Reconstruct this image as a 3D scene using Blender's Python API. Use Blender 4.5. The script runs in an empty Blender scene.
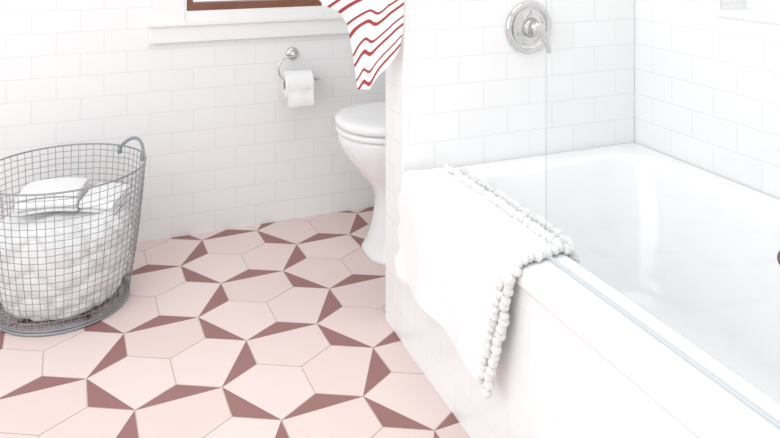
import bpy, bmesh, math, random
from mathutils import Vector, noise, Matrix
random.seed(4)
scene = bpy.context.scene
COL = scene.collection
pi = math.pi

# ---------------------------------------------------------------- materials
def new_mat(name):
    m = bpy.data.materials.new(name); m.use_nodes = True
    nt = m.node_tree
    return m, nt, nt.nodes["Principled BSDF"]

def simple(name, col, rough=0.5, metal=0.0, bump=0.0, bscale=200, coat=0.0, var=0.03, sheen=0.0):
    m, nt, b = new_mat(name)
    b.inputs["Roughness"].default_value = rough
    b.inputs["Metallic"].default_value = metal
    b.inputs["Coat Weight"].default_value = coat
    b.inputs["Sheen Weight"].default_value = sheen
    tc = nt.nodes.new("ShaderNodeTexCoord")
    nz = nt.nodes.new("ShaderNodeTexNoise"); nz.inputs["Scale"].default_value = 9
    nt.links.new(tc.outputs["Object"], nz.inputs["Vector"])
    mx = nt.nodes.new("ShaderNodeMix"); mx.data_type = 'RGBA'
    mx.inputs[6].default_value = (*[c*(1-var) for c in col], 1)
    mx.inputs[7].default_value = (*[min(1, c*(1+var)) for c in col], 1)
    nt.links.new(nz.outputs["Fac"], mx.inputs[0])
    nt.links.new(mx.outputs[2], b.inputs["Base Color"])
    if bump > 0:
        n2 = nt.nodes.new("ShaderNodeTexNoise"); n2.inputs["Scale"].default_value = bscale
        n2.inputs["Detail"].default_value = 3
        nt.links.new(tc.outputs["Object"], n2.inputs["Vector"])
        bp = nt.nodes.new("ShaderNodeBump"); bp.inputs["Strength"].default_value = bump
        bp.inputs["Distance"].default_value = 0.002
        nt.links.new(n2.outputs["Fac"], bp.inputs["Height"])
        nt.links.new(bp.outputs["Normal"], b.inputs["Normal"])
    return m

def tile_mat(name, mortar=(0.765, 0.76, 0.755), base=(0.88, 0.88, 0.88), bstr=0.15):
    m, nt, b = new_mat(name)
    N = nt.nodes.new; L = nt.links.new
    g = N("ShaderNodeNewGeometry")
    sp = N("ShaderNodeSeparateXYZ"); L(g.outputs["Position"], sp.inputs[0])
    sn = N("ShaderNodeSeparateXYZ"); L(g.outputs["True Normal"], sn.inputs[0])
    ab = N("ShaderNodeMath"); ab.operation = 'ABSOLUTE'; L(sn.outputs["X"], ab.inputs[0])
    gt = N("ShaderNodeMath"); gt.operation = 'GREATER_THAN'; gt.inputs[1].default_value = 0.5; L(ab.outputs[0], gt.inputs[0])
    mf = N("ShaderNodeMix"); mf.data_type = 'FLOAT'
    L(gt.outputs[0], mf.inputs[0]); L(sp.outputs["X"], mf.inputs[2]); L(sp.outputs["Y"], mf.inputs[3])
    cb = N("ShaderNodeCombineXYZ"); L(mf.outputs[0], cb.inputs[0]); L(sp.outputs["Z"], cb.inputs[1])
    br = N("ShaderNodeTexBrick")
    br.inputs["Scale"].default_value = 1
    br.inputs["Mortar Size"].default_value = 0.0014
    br.inputs["Mortar Smooth"].default_value = 0.4
    br.inputs["Brick Width"].default_value = 0.152
    br.inputs["Row Height"].default_value = 0.0762
    br.inputs["Color1"].default_value = (*base, 1)
    br.inputs["Color2"].default_value = (*[c*0.985 for c in base], 1)
    br.inputs["Mortar"].default_value = (*mortar, 1)
    L(cb.outputs[0], br.inputs["Vector"])
    L(br.outputs["Color"], b.inputs["Base Color"])
    bp = N("ShaderNodeBump"); bp.invert = True
    bp.inputs["Strength"].default_value = bstr; bp.inputs["Distance"].default_value = 0.001
    L(br.outputs["Fac"], bp.inputs["Height"]); L(bp.outputs["Normal"], b.inputs["Normal"])
    b.inputs["Roughness"].default_value = 0.22
    return m

M_TILE = tile_mat("white_subway_tile")
M_TILE2 = tile_mat("white_apron_tile", (0.82, 0.83, 0.83), (0.88, 0.895, 0.895), 0.05)
M_PINK = [simple("pink_tile_a", (0.81, 0.665, 0.632), 0.55, var=0.02),
          simple("pink_tile_b", (0.83, 0.69, 0.657), 0.55, var=0.02),
          simple("pink_tile_c", (0.795, 0.645, 0.612), 0.55, var=0.02)]
M_DARK = simple("burgundy_tile", (0.315, 0.155, 0.145), 0.55, var=0.06)
M_GROUT = simple("floor_grout", (0.64, 0.53, 0.50), 0.9)
M_PAINT = simple("white_paint", (0.88, 0.88, 0.875), 0.4, var=0.01)
M_WOOD = simple("brown_window_wood", (0.21, 0.085, 0.05), 0.45, var=0.2)
M_TUB = simple("white_enamel", (0.875, 0.88, 0.885), 0.16, coat=0.3, var=0.005)
M_CERAMIC = simple("white_ceramic", (0.87, 0.875, 0.88), 0.1, coat=0.5, var=0.005)
M_SEAT = simple("white_seat_plastic", (0.88, 0.88, 0.885), 0.2, var=0.005)
M_CHROME = simple("chrome", (0.68, 0.67, 0.66), 0.07, 1.0)
M_WIRE = simple("galvanised_wire", (0.34, 0.35, 0.37), 0.45, 0.5, var=0.1)
M_HANDLE = simple("grey_handle_wire", (0.30, 0.33, 0.36), 0.45, 0.3, bump=0.6, bscale=120)
M_CLOTH = simple("white_terry", (0.87, 0.87, 0.87), 0.95, bump=0.9, bscale=260, sheen=0.2)
M_CLOTHB = simple("white_woven_cotton", (0.87, 0.87, 0.87), 0.95, bump=1.0, bscale=110, sheen=0.0)
M_POM = simple("white_pompom_yarn", (0.86, 0.86, 0.855), 1.0, bump=1.0, bscale=320)
M_PAPER = simple("white_tissue", (0.90, 0.90, 0.90), 0.95, bump=0.3, bscale=300)
M_CARD = simple("cardboard", (0.45, 0.34, 0.24), 0.9)
M_BRONZE = simple("bronze", (0.22, 0.12, 0.09), 0.4, 0.3)
M_SEAL = simple("pale_grey_seal", (0.60, 0.63, 0.65), 0.3, var=0.02)

def glass_mat(name, tint, lo=0.03, hi=0.35):
    m = bpy.data.materials.new(name); m.use_nodes = True
    nt = m.node_tree; nt.nodes.clear()
    o = nt.nodes.new("ShaderNodeOutputMaterial")
    t = nt.nodes.new("ShaderNodeBsdfTransparent"); t.inputs[0].default_value = (*tint, 1)
    g = nt.nodes.new("ShaderNodeBsdfGlossy"); g.inputs["Roughness"].default_value = 0.02
    f = nt.nodes.new("ShaderNodeLayerWeight"); f.inputs[0].default_value = 0.5
    pw = nt.nodes.new("ShaderNodeMath"); pw.operation = 'POWER'; pw.inputs[1].default_value = 5
    mr = nt.nodes.new("ShaderNodeMapRange"); mr.inputs[3].default_value = lo; mr.inputs[4].default_value = hi
    mx = nt.nodes.new("ShaderNodeMixShader")
    nt.links.new(f.outputs["Facing"], pw.inputs[0]); nt.links.new(pw.outputs[0], mr.inputs[0])
    nt.links.new(mr.outputs[0], mx.inputs[0]); nt.links.new(t.outputs[0], mx.inputs[1]); nt.links.new(g.outputs[0], mx.inputs[2])
    nt.links.new(mx.outputs[0], o.inputs[0])
    return m
M_GLASS = glass_mat("clear_glass", (0.995, 0.998, 0.998), 0.02, 0.2)
M_GEDGE = glass_mat("glass_edge", (0.88, 0.90, 0.905), 0.03, 0.2)

def stripe_mat():
    m, nt, b = new_mat("red_striped_cotton")
    N = nt.nodes.new; L = nt.links.new
    uv = N("ShaderNodeUVMap"); uv.uv_map = "UVMap"
    s = N("ShaderNodeSeparateXYZ"); L(uv.outputs[0], s.inputs[0])
    fr = N("ShaderNodeMath"); fr.operation = 'FRACT'; L(s.outputs["Y"], fr.inputs[0])
    rp = N("ShaderNodeValToRGB"); rp.color_ramp.interpolation = 'CONSTANT'
    W = (0.88, 0.86, 0.855, 1); R = (0.38, 0.055, 0.06, 1)
    e = rp.color_ramp.elements
    e[0].position = 0; e[0].color = W
    e[1].position = 0.20; e[1].color = R
    for p, c in ((0.34, W), (0.62, R), (0.72, W)):
        x = e.new(p); x.color = c
    L(fr.outputs[0], rp.inputs[0]); L(rp.outputs[0], b.inputs["Base Color"])
    b.inputs["Roughness"].default_value = 0.95
    n2 = N("ShaderNodeTexNoise"); n2.inputs["Scale"].default_value = 300
    tc = N("ShaderNodeTexCoord"); L(tc.outputs["Object"], n2.inputs["Vector"])
    bp = N("ShaderNodeBump"); bp.inputs["Strength"].default_value = 0.6; bp.inputs["Distance"].default_value = 0.001
    L(n2.outputs["Fac"], bp.inputs["Height"]); L(bp.outputs["Normal"], b.inputs["Normal"])
    return m
M_STRIPE = stripe_mat()

# ---------------------------------------------------------------- helpers
def tag(o, label=None, cat=None, **kw):
    if label: o["label"] = label
    if cat: o["category"] = cat
    for k, v in kw.items(): o[k] = v
    return o

def mk(name, V, F, mats, parent=None, smooth=True, midx=None):
    me = bpy.data.meshes.new(name)
    me.from_pydata([tuple(v) for v in V], [], [tuple(f) for f in F])
    if not isinstance(mats, (list, tuple)): mats = [mats]
    for m in mats: me.materials.append(m)
    if midx: 
        for p, i in zip(me.polygons, midx): p.material_index = i
    bm = bmesh.new(); bm.from_mesh(me)
    bmesh.ops.recalc_face_normals(bm, faces=bm.faces)
    bm.to_mesh(me); bm.free()
    for p in me.polygons: p.use_smooth = smooth
    o = bpy.data.objects.new(name, me); COL.objects.link(o)
    if parent: o.parent = parent; o.matrix_parent_inverse = parent.matrix_basis.inverted()
    return o

def empty(name, loc):
    o = bpy.data.objects.new(name, None); o.location = loc; o.empty_display_size = 0.05
    COL.objects.link(o); return o

class MB:
    def __init__(s): s.V = []; s.F = []; s.I = []
    def add(s, V, F, mi=0):
        n = len(s.V); s.V += [tuple(v) for v in V]
        s.F += [tuple(i+n for i in f) for f in F]; s.I += [mi]*len(F)
    def box(s, x0, x1, y0, y1, z0, z1, mi=0):
        s.add([(x0,y0,z0),(x1,y0,z0),(x1,y1,z0),(x0,y1,z0),(x0,y0,z1),(x1,y0,z1),(x1,y1,z1),(x0,y1,z1)],
              [(0,3,2,1),(4,5,6,7),(0,1,5,4),(1,2,6,5),(2,3,7,6),(3,0,4,7)], mi)
    def loft(s, rings, cap0=True, cap1=True, closed=True, mi=0):
        n = len(rings[0]); V = [p for r in rings for p in r]; F = []
        for i in range(len(rings)-1):
            for j in range(n if closed else n-1):
                k = (j+1) % n
                F.append((i*n+j, i*n+k, (i+1)*n+k, (i+1)*n+j))
        if cap0: F.append(tuple(range(n)))
        if cap1: F.append(tuple((len(rings)-1)*n+j for j in range(n))[::-1])
        s.add(V, F, mi)
    def tube(s, pts, r, sides=8, closed=False, mi=0):
        pts = [Vector(p) for p in pts]; n = len(pts); rings = []
        up = None
        for i, p in enumerate(pts):
            a = pts[(i-1) % n] if (closed or i > 0) else p
            b = pts[(i+1) % n] if (closed or i < n-1) else p
            t = (b-a).normalized()
            if up is None:
                up = Vector((0,0,1)) if abs(t.z) < 0.9 else Vector((1,0,0))
            u = (up - t*up.dot(t)).normalized(); w = t.cross(u); up = u
            rr = r[i] if isinstance(r, (list, tuple)) else r
            rings.append([p + (u*math.cos(2*pi*k/sides) + w*math.sin(2*pi*k/sides))*rr for k in range(sides)])
        if closed: rings.append(rings[0]); s.loft(rings, False, False, True, mi)
        else: s.loft(rings, True, True, True, mi)
    def lathe(s, prof, origin, axis='z', n=40, mi=0):
        rings = []
        for (r, h) in prof:
            ring = []
            for k in range(n):
                a = 2*pi*k/n
                c, d = r*math.cos(a), r*math.sin(a)
                if axis == 'z': q = (c, d, h)
                elif axis == 'y': q = (c, h, d)
                else: q = (h, c, d)
                ring.append((origin[0]+q[0], origin[1]+q[1], origin[2]+q[2]))
            rings.append(ring)
        s.loft(rings, True, True, True, mi)
    def obj(s, name, mats, parent=None, smooth=True):
        return mk(name, s.V, s.F, mats, parent, smooth, s.I)

def bevel(o, w, seg=3, ang=30):
    m = o.modifiers.new("bevel", 'BEVEL'); m.width = w; m.segments = seg
    m.limit_method = 'ANGLE'; m.angle_limit = math.radians(ang)
    return o
def subsurf(o, l=1):
    m = o.modifiers.new("sub", 'SUBSURF'); m.levels = l; m.render_levels = l; return o
def rr(cx, cy, hx, hy, r, z, n=8):
    P = []
    for q, (sx, sy) in enumerate(((1,1),(-1,1),(-1,-1),(1,-1))):
        for k in range(n+1):
            a = q*pi/2 + k/n*pi/2
            P.append((cx+sx*(hx-r)+r*math.cos(a), cy+sy*(hy-r)+r*math.sin(a), z))
    return P
def interp(tab, x):
    tab = sorted(tab)
    if x <= tab[0][0]: return tab[0][1]
    for (a, b), (c, d) in zip(tab, tab[1:]):
        if x <= c: 
            t = (x-a)/(c-a); return b+(d-b)*t
    return tab[-1][1]

# ---------------------------------------------------------------- key dimensions (m)
YB = 2.679      # back wall face
XR = 1.520      # right wall face
XP = 0.7425     # tub front / partition end
YF, YPB = 1.749, 1.880   # partition faces
RIM = 0.462
XL, YN = -1.6, -0.6
HT = 2.4

# ---------------------------------------------------------------- floor
t_ = 0.1994; s_ = t_/math.sqrt(3); a_ = t_*math.sqrt(3)
ROT = 2.5
PIV = Vector((0.462, 2.09))
def rot2(v, deg):
    a = math.radians(deg); return Vector((v.x*math.cos(a)-v.y*math.sin(a), v.x*math.sin(a)+v.y*math.cos(a)))
S0 = PIV + rot2(Vector((0.2508, 2.1032))-PIV, ROT)
fl = MB(); fl.box(XL, XR, YN, YB, -0.06, -0.0015, 0)
d2 = lambda ang: Vector((math.cos(math.radians(ang+ROT)), math.sin(math.radians(ang+ROT))))
A1 = rot2(Vector((0, a_)), ROT); A2 = rot2(Vector((a_*math.cos(pi/6), a_*0.5)), ROT)
for i in range(-14, 12):
    for j in range(-9, 8):
        S = S0 + A1*i + A2*j
        if S.x < XL-0.4 or S.x > XR+0.3 or S.y < YN-0.4 or S.y > YB+0.4: continue
        for d in (60, 180, 300):
            P = [S]
            for k, st in enumerate((-30, 30, 90, 150, 210)):
                P.append(P[-1] + d2(d+st)*s_)
            C = S + d2(d+30)*s_
            P = [C + (p-C)*(1-0.0013/(t_/2)) for p in P]
            P3 = [(p.x, p.y, 0.0) for p in P]; P0 = [(p.x, p.y, -0.002) for p in P]
            fl.add(P3, [(0,2,3,4,5)], random.choice((1,2,3)))
            fl.add(P3, [(0,1,2)], 4)
            fl.add(P3+P0, [(q, (q+1)%6, (q+1)%6+6, q+6) for q in range(6)], 0)
me = bpy.data.meshes.new("floor"); me.from_pydata(fl.V, [], fl.F)
for m in [M_GROUT]+M_PINK+[M_DARK]: me.materials.append(m)
for p, i in zip(me.polygons, fl.I): p.material_index = i
bm = bmesh.new(); bm.from_mesh(me)
for co, no in (((XL,0,0),(-1,0,0)), ((XR,0,0),(1,0,0)), ((0,YN,0),(0,-1,0)), ((0,YB,0),(0,1,0))):
    bmesh.ops.bisect_plane(bm, geom=bm.verts[:]+bm.edges[:]+bm.faces[:], plane_co=co, plane_no=no, clear_outer=True)
bm.normal_update()
for f in bm.faces:
    if f.material_index > 0 and f.normal.z < 0: f.normal_flip()
bm.to_mesh(me); bm.free()
floor = bpy.data.objects.new("floor", me); COL.objects.link(floor)
tag(floor, "pink hexagon tile floor with burgundy triangle pinwheels", "floor", kind="structure")

# ---------------------------------------------------------------- walls
WX0, WX1, WZ0, WZ1 = 0.267, 0.800, 0.816, 1.60
w = MB()
w.box(XL, WX0, YB, YB+0.14, -0.06, HT); w.box(WX1, XR+0.14, YB, YB+0.14, -0.06, HT)
w.box(WX0, WX1, YB, YB+0.14, -0.06, WZ0); w.box(WX0, WX1, YB, YB+0.14, WZ1, HT)
tag(w.obj("wall_back", M_TILE, smooth=False), "white subway tiled wall with window opening", "wall", kind="structure")
NY0, NY1, NZ0, NZ1 = 0.70, 1.42, 0.892, 1.25
w = MB()
w.box(XR, XR+0.14, YN, NY0, -0.06, HT); w.box(XR, XR+0.14, NY1, YB, -0.06, HT)
w.box(XR, XR+0.14, NY0, NY1, -0.06, NZ0); w.box(XR, XR+0.14, NY0, NY1, NZ1, HT)
w.box(XR+0.09, XR+0.14, NY0, NY1, NZ0, NZ1)
tag(w.obj("wall_right", M_TILE, smooth=False), "white subway tiled wall with recessed niche", "wall", kind="structure")
w = MB(); w.box(XP, XR, YF, YPB, 0, HT)
o = bevel(w.obj("wall_partition", M_TILE, smooth=False), 0.004, 2)
tag(o, "white tiled partition wall between tub and toilet", "wall", kind="structure")
w = MB()
w.box(XR-0.004, XR+0.09, NY0-0.012, NY1+0.012, NZ0-0.012, NZ0+0.006)
w.box(XR-0.004, XR+0.004, NY1, NY1+0.014, NZ0+0.006, NZ1)
tag(bevel(w.obj("trim_2", M_PAINT, smooth=False), 0.003, 2), "white niche sill trim", "trim", kind="structure")

# window trim
w = MB()
w.box(0.160, WX0+0.006, YB-0.018, YB, 0.775, WZ1+0.1)
w.box(WX1-0.006, 0.915, YB-0.018, YB, 0.775, WZ1+0.1)
w.box(WX0+0.006, WX1-0.006, YB-0.016, YB, 0.775, WZ0)
w.box(WX0+0.006, WX1-0.006, YB-0.016, YB, WZ1, WZ1+0.1)
w.box(0.150, 0.926, YB-0.022, YB, 0.708, 0.770)
w.box(0.146, 0.930, YB-0.034, YB, 0.768, 0.784)
w.box(WX0-0.001, WX0+0.012, YB-0.016, YB+0.13, WZ0, WZ1); w.box(WX1-0.012, WX1+0.001, YB-0.016, YB+0.13, WZ0, WZ1)
w.box(WX0, WX1, YB-0.016, YB+0.13, WZ0-0.002, WZ0+0.004)
tag(bevel(w.obj("trim_1", M_PAINT, smooth=False), 0.003, 2), "white painted window casing and sill", "trim", kind="structure")
w = MB()
fx0, fx1, fz0, fz1 = WX0+0.004, WX1-0.004, WZ0+0.001, WZ1
w.box(fx0, fx0+0.03, YB-0.008, YB+0.05, fz0, fz1, 0); w.box(fx1-0.03, fx1, YB-0.008, YB+0.05, fz0, fz1, 0)
w.box(fx0+0.03, fx1-0.03, YB-0.008, YB+0.05, fz0, fz0+0.030, 0); w.box(fx0+0.03, fx1-0.03, YB-0.008, YB+0.05, fz1-0.04, fz1, 0)
w.box(fx0+0.03, fx1-0.03, YB+0.03, YB+0.034, fz0+0.03, fz1-0.04, 1)
tag(w.obj("window_1", [M_WOOD, M_GLASS], smooth=False), "brown wooden sash window with clear glass", "window", kind="structure")

# ---------------------------------------------------------------- bathtub
tub = tag(empty("bathtub", (1.13, 1.0, 0)), "white built-in bathtub with tiled apron and wide rim", "bathtub")
TY0, TY1 = 0.23, YF-0.001
tx0, tx1 = XP-0.010, XR-0.001
ccx, ccy, hx, hy = (tx0+tx1)/2, (TY0+TY1)/2, (tx1-tx0)/2, (TY1-TY0)/2
icx, icy, ihx, ihy = (0.858+1.465)/2, (0.38+1.668)/2, (1.465-0.858)/2, (1.668-0.38)/2
rings = [rr(ccx, ccy, hx-0.03, hy-0.03, 0.006, RIM-0.034),
         rr(ccx, ccy, hx-0.002, hy-0.001, 0.010, RIM-0.034),
         rr(ccx, ccy, hx, hy, 0.010, RIM-0.030), rr(ccx, ccy, hx, hy, 0.010, RIM-0.014),
         rr(ccx, ccy, hx-0.003, hy-0.003, 0.010, RIM-0.006), rr(ccx, ccy, hx-0.008, hy-0.007, 0.012, RIM-0.002), rr(ccx, ccy, hx-0.016, hy-0.014, 0.012, RIM)]
for dx, dz in ((0.016, 0), (0.008, -0.001), (0.001, -0.004), (-0.005, -0.011), (-0.009, -0.022)):
    rings.append(rr(icx, icy, ihx+dx, ihy+dx, 0.13+dx, RIM+dz))
for k in range(1, 9):
    q = k/8; e = q*q
    rings.append(rr(icx, icy-0.02*q, ihx-0.009-0.05*q-0.03*e, ihy-0.009-0.08*q, 0.121+0.03*q, RIM-0.022-0.296*q))
z = RIM-0.318
for dx, dz in ((0.02, -0.022), (0.05, -0.036), (0.10, -0.042), (0.2, -0.044)):
    rings.append(rr(icx, icy-0.02, ihx-0.089-dx, ihy-0.089-dx, max(0.02, 0.15-dx*0.5), z+dz) if dx < 0.15 else
                 rr(icx, icy-0.02, 0.03, 0.3, 0.02, z+dz))
b = MB(); b.loft(rings, False, True)
basin = b.obj("basin", M_TUB, tub)
b = MB(); b.box(XP, XP+0.03, TY0, TY1, 0, RIM-0.034)
b.box(XP+0.03, XR-0.002, TY0, TY0+0.03, 0, RIM-0.034)
tag(b.obj("apron", M_TILE2, tub, smooth=False), "white subway tiled apron")
b = MB(); b.lathe([(0.001, 0), (0.024, 0), (0.026, 0.003), (0.020, 0.006), (0.001, 0.006)], (icx, 1.42, z-0.0445), n=24)
tag(b.obj("drain", M_CHROME, tub), "chrome drain")

# ---------------------------------------------------------------- glass screen
scr = tag(empty("shower_screen", (0.81, 0.72, RIM)), "frameless clear glass shower screen standing on the tub rim", "shower screen")
b = MB()
gx0, gx1, gy0, gy1, gz0, gz1 = 0.8075, 0.8125, 0.25, 1.185, RIM+0.005, 1.98
V = [(gx0,gy0,gz0),(gx1,gy0,gz0),(gx1,gy1,gz0),(gx0,gy1,gz0),(gx0,gy0,gz1),(gx1,gy0,gz1),(gx1,gy1,gz1),(gx0,gy1,gz1)]
b.add(V, [(0,4,7,3),(1,2,6,5)], 0); b.add(V, [(0,3,2,1),(4,5,6,7),(0,1,5,4),(2,3,7,6)], 1)
b.obj("glass_panel", [M_GLASS, M_GEDGE], scr, smooth=False)
b = MB(); b.box(0.8060, 0.8140, gy0, gy1, RIM, RIM+0.006)
tag(bevel(b.obj("bottom_seal", M_SEAL, scr, smooth=False), 0.0015, 2), "pale grey bottom seal strip")
b = MB(); b.lathe([(0.001, 0.002), (0.013, 0.002), (0.015, 0.006), (0.010, 0.012), (0.010, 0.016), (0.016, 0.022), (0.014, 0.03), (0.001, 0.03)], (0.81, 0.655, 0.68), 'x', 20)
tag(b.obj("knob", M_BRONZE, scr), "dark bronze knob")

# ---------------------------------------------------------------- shower valve
vx, vz = 1.134, 0.832
val = tag(empty("shower_valve", (vx, YF, vz)), "round chrome shower valve with lever on tiled wall", "shower valve")
b = MB(); b.lathe([(0.001, -0.0), (0.074, -0.0), (0.076, -0.006), (0.072, -0.012), (0.063, -0.014), (0.058, -0.008), (0.052, -0.005), (0.046, -0.007), (0.038, -0.012), (0.001, -0.014)], (vx, YF, vz), 'y', 56)
tag(b.obj("escutcheon", M_CHROME, val), "round stepped chrome plate")
b = MB(); b.lathe([(0.001, -0.010), (0.029, -0.010), (0.030, -0.016), (0.023, -0.024), (0.018, -0.045), (0.021, -0.056), (0.017, -0.064), (0.001, -0.066)], (vx, YF, vz), 'y', 36)
b.tube([(vx-0.024, YF-0.054, vz+0.010), (vx-0.010, YF-0.056, vz+0.004), (vx+0.008, YF-0.060, vz-0.010), (vx+0.018, YF-0.064, vz-0.028), (vx+0.024, YF-0.066, vz-0.050), (vx+0.026, YF-0.066, vz-0.066)],
       [0.006, 0.010, 0.011, 0.0095, 0.0085, 0.006], 12)
tag(b.obj("lever_handle", M_CHROME, val), "chrome lever handle")

# ---------------------------------------------------------------- toilet
ty = 2.28
toi = tag(empty("toilet", (1.1, ty, 0)), "white ceramic toilet with closed lid beside partition", "toilet")
def egg(xf, xb, hw, z, n=2.2, N=48, nb=3.0):
    P = []; xm = xf + (xb-xf)*0.42
    for k in range(N):
        a = 2*pi*k/N; c, s = math.cos(a), math.sin(a)
        e = n if c < 0 else nb
        ax = (xm-xf) if c < 0 else (xb-xm)
        P.append((xm + ax*math.copysign(abs(c)**(2/e), c), ty + hw*math.copysign(abs(s)**(2/e), s), z))
    return P
b = MB()
R = [egg(0.830,1.36,0.131,0,3), egg(0.828,1.36,0.132,0.014,3), egg(0.836,1.36,0.127,0.022,3), egg(0.846,1.36,0.120,0.045,3), egg(0.862,1.36,0.110,0.10,2.8),
     egg(0.870,1.36,0.104,0.16,2.6), egg(0.868,1.36,0.106,0.20,2.5), egg(0.850,1.36,0.120,0.24,2.4), egg(0.812,1.36,0.146,0.285,2.3),
     egg(0.774,1.36,0.168,0.33,2.25), egg(0.750,1.36,0.180,0.37,2.2), egg(0.740,1.36,0.185,0.395,2.2), egg(0.738,1.36,0.186,0.414,2.2),
     egg(0.742,1.355,0.182,0.420,2.2), egg(0.80,1.30,0.12,0.420,2.2)]
b.loft(R); b.obj("bowl", M_CERAMIC, toi)
b = MB()
b.loft([egg(0.744,1.20,0.178,0.422), egg(0.733,1.205,0.187,0.427), egg(0.732,1.205,0.188,0.438), egg(0.738,1.20,0.183,0.443), egg(0.80,1.15,0.12,0.443)])
b.obj("seat", M_SEAT, toi)
b = MB()
b.loft([egg(0.752,1.20,0.172,0.4465), egg(0.735,1.205,0.186,0.449), egg(0.730,1.205,0.190,0.455), egg(0.730,1.205,0.190,0.468), egg(0.735,1.20,0.186,0.475),
        egg(0.747,1.19,0.176,0.480), egg(0.79,1.16,0.14,0.483), egg(0.86,1.10,0.07,0.485)])
b.obj("lid", M_SEAT, toi)
b = MB()
R = [rr(1.375, ty, 0.095, 0.185, 0.04, 0.40), rr(1.375, ty, 0.10, 0.19, 0.04, 0.42), rr(1.375, ty, 0.115, 0.205, 0.04, 0.74)]
b.loft(R); b.obj("tank", M_CERAMIC, toi)
b = MB()
b.loft([rr(1.375, ty, 0.120, 0.21, 0.035, 0.74), rr(1.375, ty, 0.125, 0.215, 0.035, 0.746), rr(1.375, ty, 0.125, 0.215, 0.035, 0.762), rr(1.375, ty, 0.118, 0.208, 0.035, 0.772)])
b.obj("tank_lid", M_CERAMIC, toi)
b = MB()
b.lathe([(0.001,0),(0.014,0),(0.014,-0.012),(0.001,-0.012)], (1.258, ty-0.13, 0.69), 'x', 20)
b.tube([(1.245, ty-0.13, 0.69), (1.24, ty-0.09, 0.685), (1.24, ty-0.06, 0.68)], 0.006, 8)
b.obj("flush_lever", M_CHROME, toi)

# ---------------------------------------------------------------- toilet paper
hx_ = 0.672
hol = tag(empty("toilet_paper_holder", (hx_, YB, 0.642)), "chrome wall-mounted toilet paper holder with open arm", "toilet paper holder")
b = MB(); b.lathe([(0.001,0),(0.024,0),(0.025,-0.004),(0.020,-0.009),(0.012,-0.012),(0.009,-0.03),(0.001,-0.03)], (hx_, YB, 0.640), 'y', 32)
b.obj("wall_mount", M_CHROME, hol)
b = MB(); yh = YB-0.075; zr = 0.552
pts = [(hx_, YB-0.02, 0.640), (hx_, yh+0.012, 0.640), (hx_-0.006, yh+0.003, 0.638)]
for k in range(0, 13):
    a = pi/2 + k/12*pi*0.95
    pts.append((hx_-0.028+0.042*math.cos(a), yh, (0.640+zr)/2+ (0.640-zr)/2*math.sin(a)))
pts += [(hx_-0.01, yh, zr), (hx_+0.076, yh, zr)]
b.tube(pts, 0.0045, 10)
b.lathe([(0.001,-0.008),(0.006,-0.007),(0.009,0),(0.006,0.007),(0.001,0.008)], (hx_+0.079, yh, zr), 'x', 16)
b.obj("arm", M_CHROME, hol)
b = MB()
rx0, rx1, Rr = hx_-0.048, hx_+0.052, 0.050
cz = zr-0.015
n = 48
def circ(x, r): return [(x, yh+r*math.cos(2*pi*k/n), cz+r*math.sin(2*pi*k/n)) for k in range(n)]
b.loft([circ(rx0,0.020), circ(rx0,Rr-0.002), circ(rx0+0.002,Rr), circ(rx1-0.002,Rr), circ(rx1,Rr-0.002), circ(rx1,0.020), circ(rx0,0.020)], False, False)
sh = []
for k in range(9):
    a = pi/2 + 0.2 + k/8*(pi/2-0.2); sh.append((yh-(Rr+0.0012)*math.sin(a-pi/2) , cz+(Rr+0.0012)*math.cos(a-pi/2)))
for k in range(1, 7): sh.append((yh-Rr-0.0012+0.003*math.sin(k), cz-0.012*k))
V = []; F = []
for i, (yy, zz) in enumerate(sh):
    for j in range(9): V.append((rx0+0.001+(rx1-rx0-0.002)*j/8, yy+0.001*math.sin(j*1.3)*(i > 8), zz))
for i in range(len(sh)-1):
    for j in range(8): F.append((i*9+j, i*9+j+1, (i+1)*9+j+1, (i+1)*9+j))
b.add(V, F)
roll = b.obj("toilet_paper_roll", M_PAPER)
tag(roll, "white toilet paper roll hanging on chrome holder", "toilet paper")
c = MB(); c.loft([circ(rx0+0.0005,0.020), circ(rx1-0.0005,0.020), circ(rx1-0.0005,0.0185), circ(rx0+0.0005,0.0185), circ(rx0+0.0005,0.020)], False, False)
tag(c.obj("cardboard_core", M_CARD, roll), "brown cardboard core")

# ---------------------------------------------------------------- wire basket
bx, by = -0.112, 2.330
bk = tag(empty("laundry_basket", (bx, by, 0)), "tall round grey wire mesh basket with loop handles, full of towels", "basket")
BH = 0.405
def br_(z): 
    q = z/BH; return 0.180 + 0.051*q + 0.006*math.sin(pi*q)
b = MB(); NW = 62
for k in range(NW):
    a = 2*pi*k/NW
    P = []
    for i in range(17):
        z = BH*i/16; da = 0.006*noise.noise(Vector((k*0.9, z*9, 2)))
        P.append((bx+br_(z)*math.cos(a+da), by+br_(z)*math.sin(a+da), z))
    b.tube(P, 0.0010, 5)
for i in range(1, 21):
    z = BH*i/21
    P = []
    for k in range(80):
        a = 2*pi*k/80; r = br_(z)+0.0013
        P.append((bx+r*math.cos(a), by+r*math.sin(a), z+0.003*noise.noise(Vector((math.cos(a)*2.5, math.sin(a)*2.5, i*0.8)))+0.0009*math.sin(a*31+i*pi)))
    b.tube(P, 0.0010, 5, True)
b.obj("wire_mesh", M_WIRE, bk)
b = MB()
for r, zz, th in ((br_(BH)+0.001, BH, 0.0028),):
    b.tube([(bx+r*math.cos(2*pi*k/80), by+r*math.sin(2*pi*k/80), zz) for k in range(80)], th, 8, True)
b.obj("rim", M_WIRE, bk)
b = MB()
for zz, th in ((0.005, 0.0045), (0.014, 0.0025)):
    r = br_(zz)+0.001
    b.tube([(bx+r*math.cos(2*pi*k/80), by+r*math.sin(2*pi*k/80), zz) for k in range(80)], th, 8, True)
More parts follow.
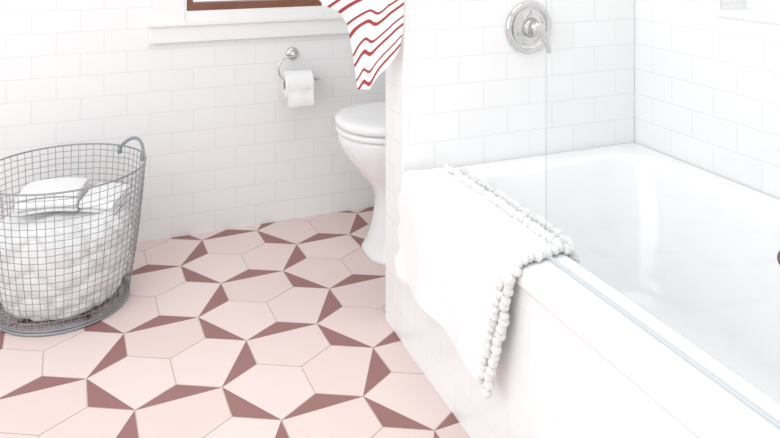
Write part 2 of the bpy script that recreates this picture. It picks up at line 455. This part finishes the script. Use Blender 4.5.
for k in range(-9, 10):
    y = k*0.0192; h = math.sqrt(max(0.0, 0.176**2-y*y))
    b.tube([(bx-h, by+y, 0.006), (bx+h, by+y, 0.006)], 0.0010, 5)
    b.tube([(bx+y, by-h, 0.0075), (bx+y, by+h, 0.0075)], 0.0010, 5)
b.obj("base", M_WIRE, bk)
for az in (31, 202):
    a0 = math.radians(az); b = MB(); pts = []
    rr0 = br_(BH)+0.004
    for k in range(0, 21):
        q = k/20; th = a0 + (q-0.5)*2*0.28; h = math.sin(pi*q)**0.7
        r = rr0 + 0.010*h
        pts.append((bx+r*math.cos(th), by+r*math.sin(th), BH-0.012+0.041*h))
    b.tube(pts, 0.0052, 10)
    for e in (pts[0], pts[-1]):
        b.lathe([(0.001,-0.012),(0.0075,-0.011),(0.0075,0.011),(0.001,0.012)], (e[0], e[1], e[2]-0.004), 'z', 12)
    b.obj("handle", M_HANDLE, bk)

# towels in the basket
def folded(name, cx, cy, z0, w, d, layers, th, rot, label, tilt=0.0, seed=0, tilty=0.0, amp=0.010):
    path = []
    for k in range(layers):
        zz = k*th; fwd = (k % 2 == 0); ny = 14
        for i in range(ny+1):
            q = i/ny; y = (-d/2 + d*q) if fwd else (d/2 - d*q)
            path.append((y, zz))
        if k < layers-1:
            sgn = 1 if fwd else -1
            for a in (0.25, 0.5, 0.75):
                path.append((sgn*(d/2 + th*0.5*math.sin(pi*a)), zz+th*a))
    nx = 22; V = []; F = []
    ca, sa = math.cos(rot), math.sin(rot)
    for (y, zz) in path:
        for j in range(nx+1):
            x = -w/2 + w*j/nx
            nv = noise.noise(Vector((x*9+seed, y*9, seed)))
            sag = -0.17*(x*x)/w - 0.14*y*y/d
            yy = y*(1+0.06*nv)
            zc = zz + amp*nv + sag + tilt*x + tilty*y
            xx = x*(1+0.04*noise.noise(Vector((zz*60, y*6, seed+5))))
            V.append((cx+xx*ca-yy*sa, cy+xx*sa+yy*ca, z0+zc))
    for i in range(len(path)-1):
        for j in range(nx): F.append((i*(nx+1)+j, i*(nx+1)+j+1, (i+1)*(nx+1)+j+1, (i+1)*(nx+1)+j))
    o = mk(name, V, F, M_CLOTH)
    m = o.modifiers.new("solid", 'SOLIDIFY'); m.thickness = th*0.80; m.offset = 0
    subsurf(o, 1)
    return tag(o, label, "towel")

def bulk(name, z0, z1, label, seed):
    b = MB(); rings = []; n = 144; m = 80
    for i in range(m+1):
        q = i/m; ph = -pi/2 + pi*q
        prof = abs(math.cos(ph))**0.18
        zz = (z0+z1)/2 + (z1-z0)/2*math.copysign(abs(math.sin(ph))**0.95, math.sin(ph))
        ring = []
        for k in range(n):
            a = 2*pi*k/n; ca, sa = math.cos(a), math.sin(a)
            f = noise.noise(Vector((ca*1.8+seed, sa*1.8, zz*5+ca*2)))
            sagz = zz + 0.060*noise.noise(Vector((ca*1.4+seed, sa*1.4, 4)))
            ly = abs(math.sin(pi*sagz/0.066))**0.45
            g = noise.noise(Vector((ca*2.2+seed*2, sa*2.2+zz*4, zz*7+sa*2)))
            r = (br_(zz)-0.013)*prof*(1+0.03*f) - 0.015*(1-ly)*prof - 0.012*(1-min(1, abs(g)*5))*prof
            r = max(0.0005, min(r, br_(zz)-0.007))
            zt = zz + (0.020*noise.noise(Vector((ca*r*10+seed, sa*r*10, 3)))+0.008*(1-2*abs(noise.noise(Vector((ca*r*18, sa*r*18+seed, 1))))))*(1 if zz > (z0+z1)/2 and prof < 0.97 else 0.0)
            ring.append((bx+r*ca, by+r*sa, zt))
        rings.append(ring)
    b.loft(rings)
    return tag(b.obj(name, M_CLOTH), label, "towel")
bulk("bath_towel", 0.012, 0.268, "large white terry towel gathered inside the wire basket", 1.0)
folded("folded_towel", bx-0.030, by+0.015, 0.302, 0.17, 0.13, 4, 0.0145, -0.22, "white folded towel lying on top of basket pile", 0.03, 2, 0, 0.005)
folded("folded_towel", bx+0.118, by-0.005, 0.291, 0.10, 0.15, 3, 0.0135, -0.35, "white folded towel tucked beside another in basket", -0.10, 5, 0, 0.005)

# ---------------------------------------------------------------- pompom towel on rim
zt = RIM+0.0055
path = [(0.893, 0.405), (0.891, 0.425), (0.886, 0.445), (0.876, 0.460), (0.862, 0.4675)]
path += [(0.862-0.018*k, zt+0.0005*math.sin(k*2)) for k in range(1, 7)]
path += [(0.740, zt-0.001), (0.730, zt-0.005), (0.7245, zt-0.013)]
nh = 40
path += [(0.7235, zt-0.013-(zt-0.013-0.205)*k/nh) for k in range(1, nh+1)]
NP = len(path); ny = 120
def yedge(i):
    x, z = path[i]
    if i <= 13: return 1.205-(1.205-1.165)*i/13
    return 1.165 + 0.066*((zt-z)/(zt-0.205))
def tow(i, j):
    x, z = path[i]; q = j/ny
    y0 = yedge(i); y1 = 1.715 - 0.01*math.sin(i*0.5)
    y = y0+(y1-y0)*q
    if i > 13:
        h = (zt-z)/(zt-0.205)
        x -= 0.002+0.018*h*(0.5+0.5*math.sin(y*24+1.0+h*1.5))*(1-0.6*q) + 0.008*h*(1+noise.noise(Vector((y*10, z*8, 1)))) + 0.0022*abs(noise.noise(Vector((y*80, z*80, 1))))
        z += 0.008*h*math.sin(y*9)
    elif i > 4:
        z += 0.0025*(1+math.sin(x*300)) + 0.005*abs(noise.noise(Vector((x*70, y*70, 5)))) + 0.004*max(0, noise.noise(Vector((x*18, y*12, 5))))
    else:
        x += 0.004*(1+math.sin(y*30))
    return Vector((x, y, z))
V = [tow(i, j) for i in range(NP) for j in range(ny+1)]
F = [(i*(ny+1)+j, i*(ny+1)+j+1, (i+1)*(ny+1)+j+1, (i+1)*(ny+1)+j) for i in range(NP-1) for j in range(ny)]
mat_t = mk("pompom_towel", V, F, M_CLOTHB)
so = mat_t.modifiers.new("solid", 'SOLIDIFY'); so.thickness = 0.006; so.offset = 0
subsurf(mat_t, 1)
tag(mat_t, "white woven cotton towel with pompom trim draped over tub rim", "towel")
pm = bpy.data.meshes.new("pompom"); bm = bmesh.new()
bmesh.ops.create_icosphere(bm, subdivisions=4, radius=0.0096)
for v in bm.verts:
    v.co *= 1 + 0.18*noise.noise(v.co*400) + 0.16*noise.noise(v.co*1100)
bm.to_mesh(pm); bm.free(); pm.materials.append(M_POM)
for p in pm.polygons: p.use_smooth = True
def along(pts, step):
    out = []; acc = step
    for a, b2 in zip(pts, pts[1:]):
        L_ = (b2-a).length; pos = 0
        while acc <= L_-pos:
            pos += acc; out.append(a+(b2-a)*(pos/L_)); acc = step
        acc -= (L_-pos)
    return out
e_in2 = [tow(3, j)+Vector((0.008, 0, 0.007)) for j in range(ny, -1, -1)]
e_in3 = [tow(5, j)+Vector((-0.002, 0, 0.008)) for j in range(ny, -1, -1)]
e_side = [tow(i, 0)+Vector((0, -0.004, 0.002 if i < 13 else 0)) + (Vector((-0.003,0,0)) if i > 13 else Vector((0,0,0))) for i in range(0, NP)]
e_side2 = [tow(i, 4)+Vector((-0.008, 0, 0)) for i in range(16, NP)]
for P, stp in ((e_in2, .0175), (e_in3, .0180), (e_side, .0160), (e_side2, .0165)):
    for p in along(P, stp):
        o = bpy.data.objects.new("pompom", pm); COL.objects.link(o)
        o.location = p + Vector((random.uniform(-1,1), random.uniform(-1,1), random.uniform(-1,1)))*0.0025
        o.rotation_euler = (random.random()*6, random.random()*6, random.random()*6)
        sc = random.uniform(0.88, 1.12); o.scale = (sc, sc, sc)
        o.parent = mat_t

# ---------------------------------------------------------------- towel rail and striped towel
rail = tag(empty("towel_rail", (XP, 1.80, 1.03)), "short chrome towel rail on partition end", "towel rail")
b = MB(); b.lathe([(0.001,0),(0.024,0),(0.025,-0.004),(0.016,-0.009),(0.009,-0.012),(0.001,-0.012)], (XP, 1.80, 1.03), 'x', 28)
b.obj("wall_mount", M_CHROME, rail)
b = MB(); b.tube([(XP-0.008, 1.80, 1.03), (0.46, 1.80, 1.03)], 0.007, 12)
b.lathe([(0.001,-0.009),(0.009,-0.007),(0.011,0),(0.009,0.006),(0.001,0.008)], (0.458, 1.80, 1.03), 'x', 16)
b.obj("bar", M_CHROME, rail)
xl = [(1.10,.475),(1.02,.485),(.945,.500),(.915,.530),(.895,.572),(.86,.598),(.79,.610),(.69,.620)]
xr = [(1.10,.735),(1.02,.738),(.90,.7425),(.835,.739),(.80,.730),(.745,.696),(.69,.646)]
rows = []
for k in range(6): rows.append((1.813, 0.93+0.10*k/6*1.0, 'b'))
for k in range(9):
    a = k/8*pi; rows.append((1.80+0.0125*math.cos(a), 1.03+0.0125*math.sin(a), 'o'))
nf = 80
for k in range(1, nf+1): rows.append((1.7875, 1.03-(1.03-0.690)*k/nf, 'f'))
nx = 90; V = []; UV = []
for (y, z, kd) in rows:
    zz = z if kd != 'b' else 1.03
    a, c = interp(xl, zz), interp(xr, zz)
    for j in range(nx+1):
        q = j/nx; x = a+(c-a)*q
        yy = y
        fold = math.sin(x*46+z*16)
        p1 = 1/(1+math.exp(-(x-(0.664-0.10*(0.9-zz)))/0.0030))
        if kd == 'f':
            h = min(1, (1.03-z)/0.10)
            yy = y - h*(0.008 + 0.014*q + 0.012*fold + 0.018*p1)
            yy = min(yy, 1.743) if x > 0.700 else yy
        V.append((x, yy, z))
        sl = interp([(0.69, 1.25), (0.78, 1.0), (0.85, 0.60), (0.95, 0.35), (1.03, 0.2)], zz)
        UV.append((x/0.3, (z - (sl+0.3*p1)*(x-0.68) - 0.002*fold + 0.014*p1)/0.062))
F = [(i*(nx+1)+j, i*(nx+1)+j+1, (i+1)*(nx+1)+j+1, (i+1)*(nx+1)+j) for i in range(len(rows)-1) for j in range(nx)]
st = mk("striped_towel", V, F, M_STRIPE)
ul = st.data.uv_layers.new(name="UVMap")
for lp in st.data.loops: ul.data[lp.index].uv = UV[lp.vertex_index]
so = st.modifiers.new("solid", 'SOLIDIFY'); so.thickness = 0.003; so.offset = 0
tag(st, "white towel with red stripes hanging from rail beside toilet", "towel")

# ---------------------------------------------------------------- lights / world
wd = bpy.data.worlds.new("world"); scene.world = wd; wd.use_nodes = True
bg = wd.node_tree.nodes["Background"]; bg.inputs[0].default_value = (0.985, 0.99, 1.0, 1); bg.inputs[1].default_value = 1.0
def area(name, loc, target, size, power, col=(1,1,1)):
    l = bpy.data.lights.new(name, 'AREA'); l.energy = power; l.size = size; l.color = col
    o = bpy.data.objects.new(name, l); COL.objects.link(o); o.location = loc
    o.rotation_euler = (Vector(target)-Vector(loc)).to_track_quat('-Z', 'Y').to_euler()
    return o
area("left_fill", (-1.3, 0.5, 1.4), (0.8, 1.3, 0.25), 2.0, 23.5, (0.97, 0.99, 1.0))  # area light added at open left side to brighten tub and apron, no window there
area("overhead_fill", (0.6, 1.0, 2.5), (0.6, 1.3, 0), 1.4, 10.5, (1, 1, 1))  # soft light added overhead for shaping, not a fitting of the room

scene.view_settings.view_transform = 'Standard'
scene.view_settings.look = 'None'

cam = bpy.data.cameras.new("camera"); co = bpy.data.objects.new("camera", cam); COL.objects.link(co)
co.location = (0, 0, 1.1); co.rotation_euler = (pi/2, 0, -math.radians(21.95))
cam.sensor_width = 36; cam.lens = 36*709.5/780; cam.shift_y = -285/780; cam.clip_start = 0.01
scene.camera = co
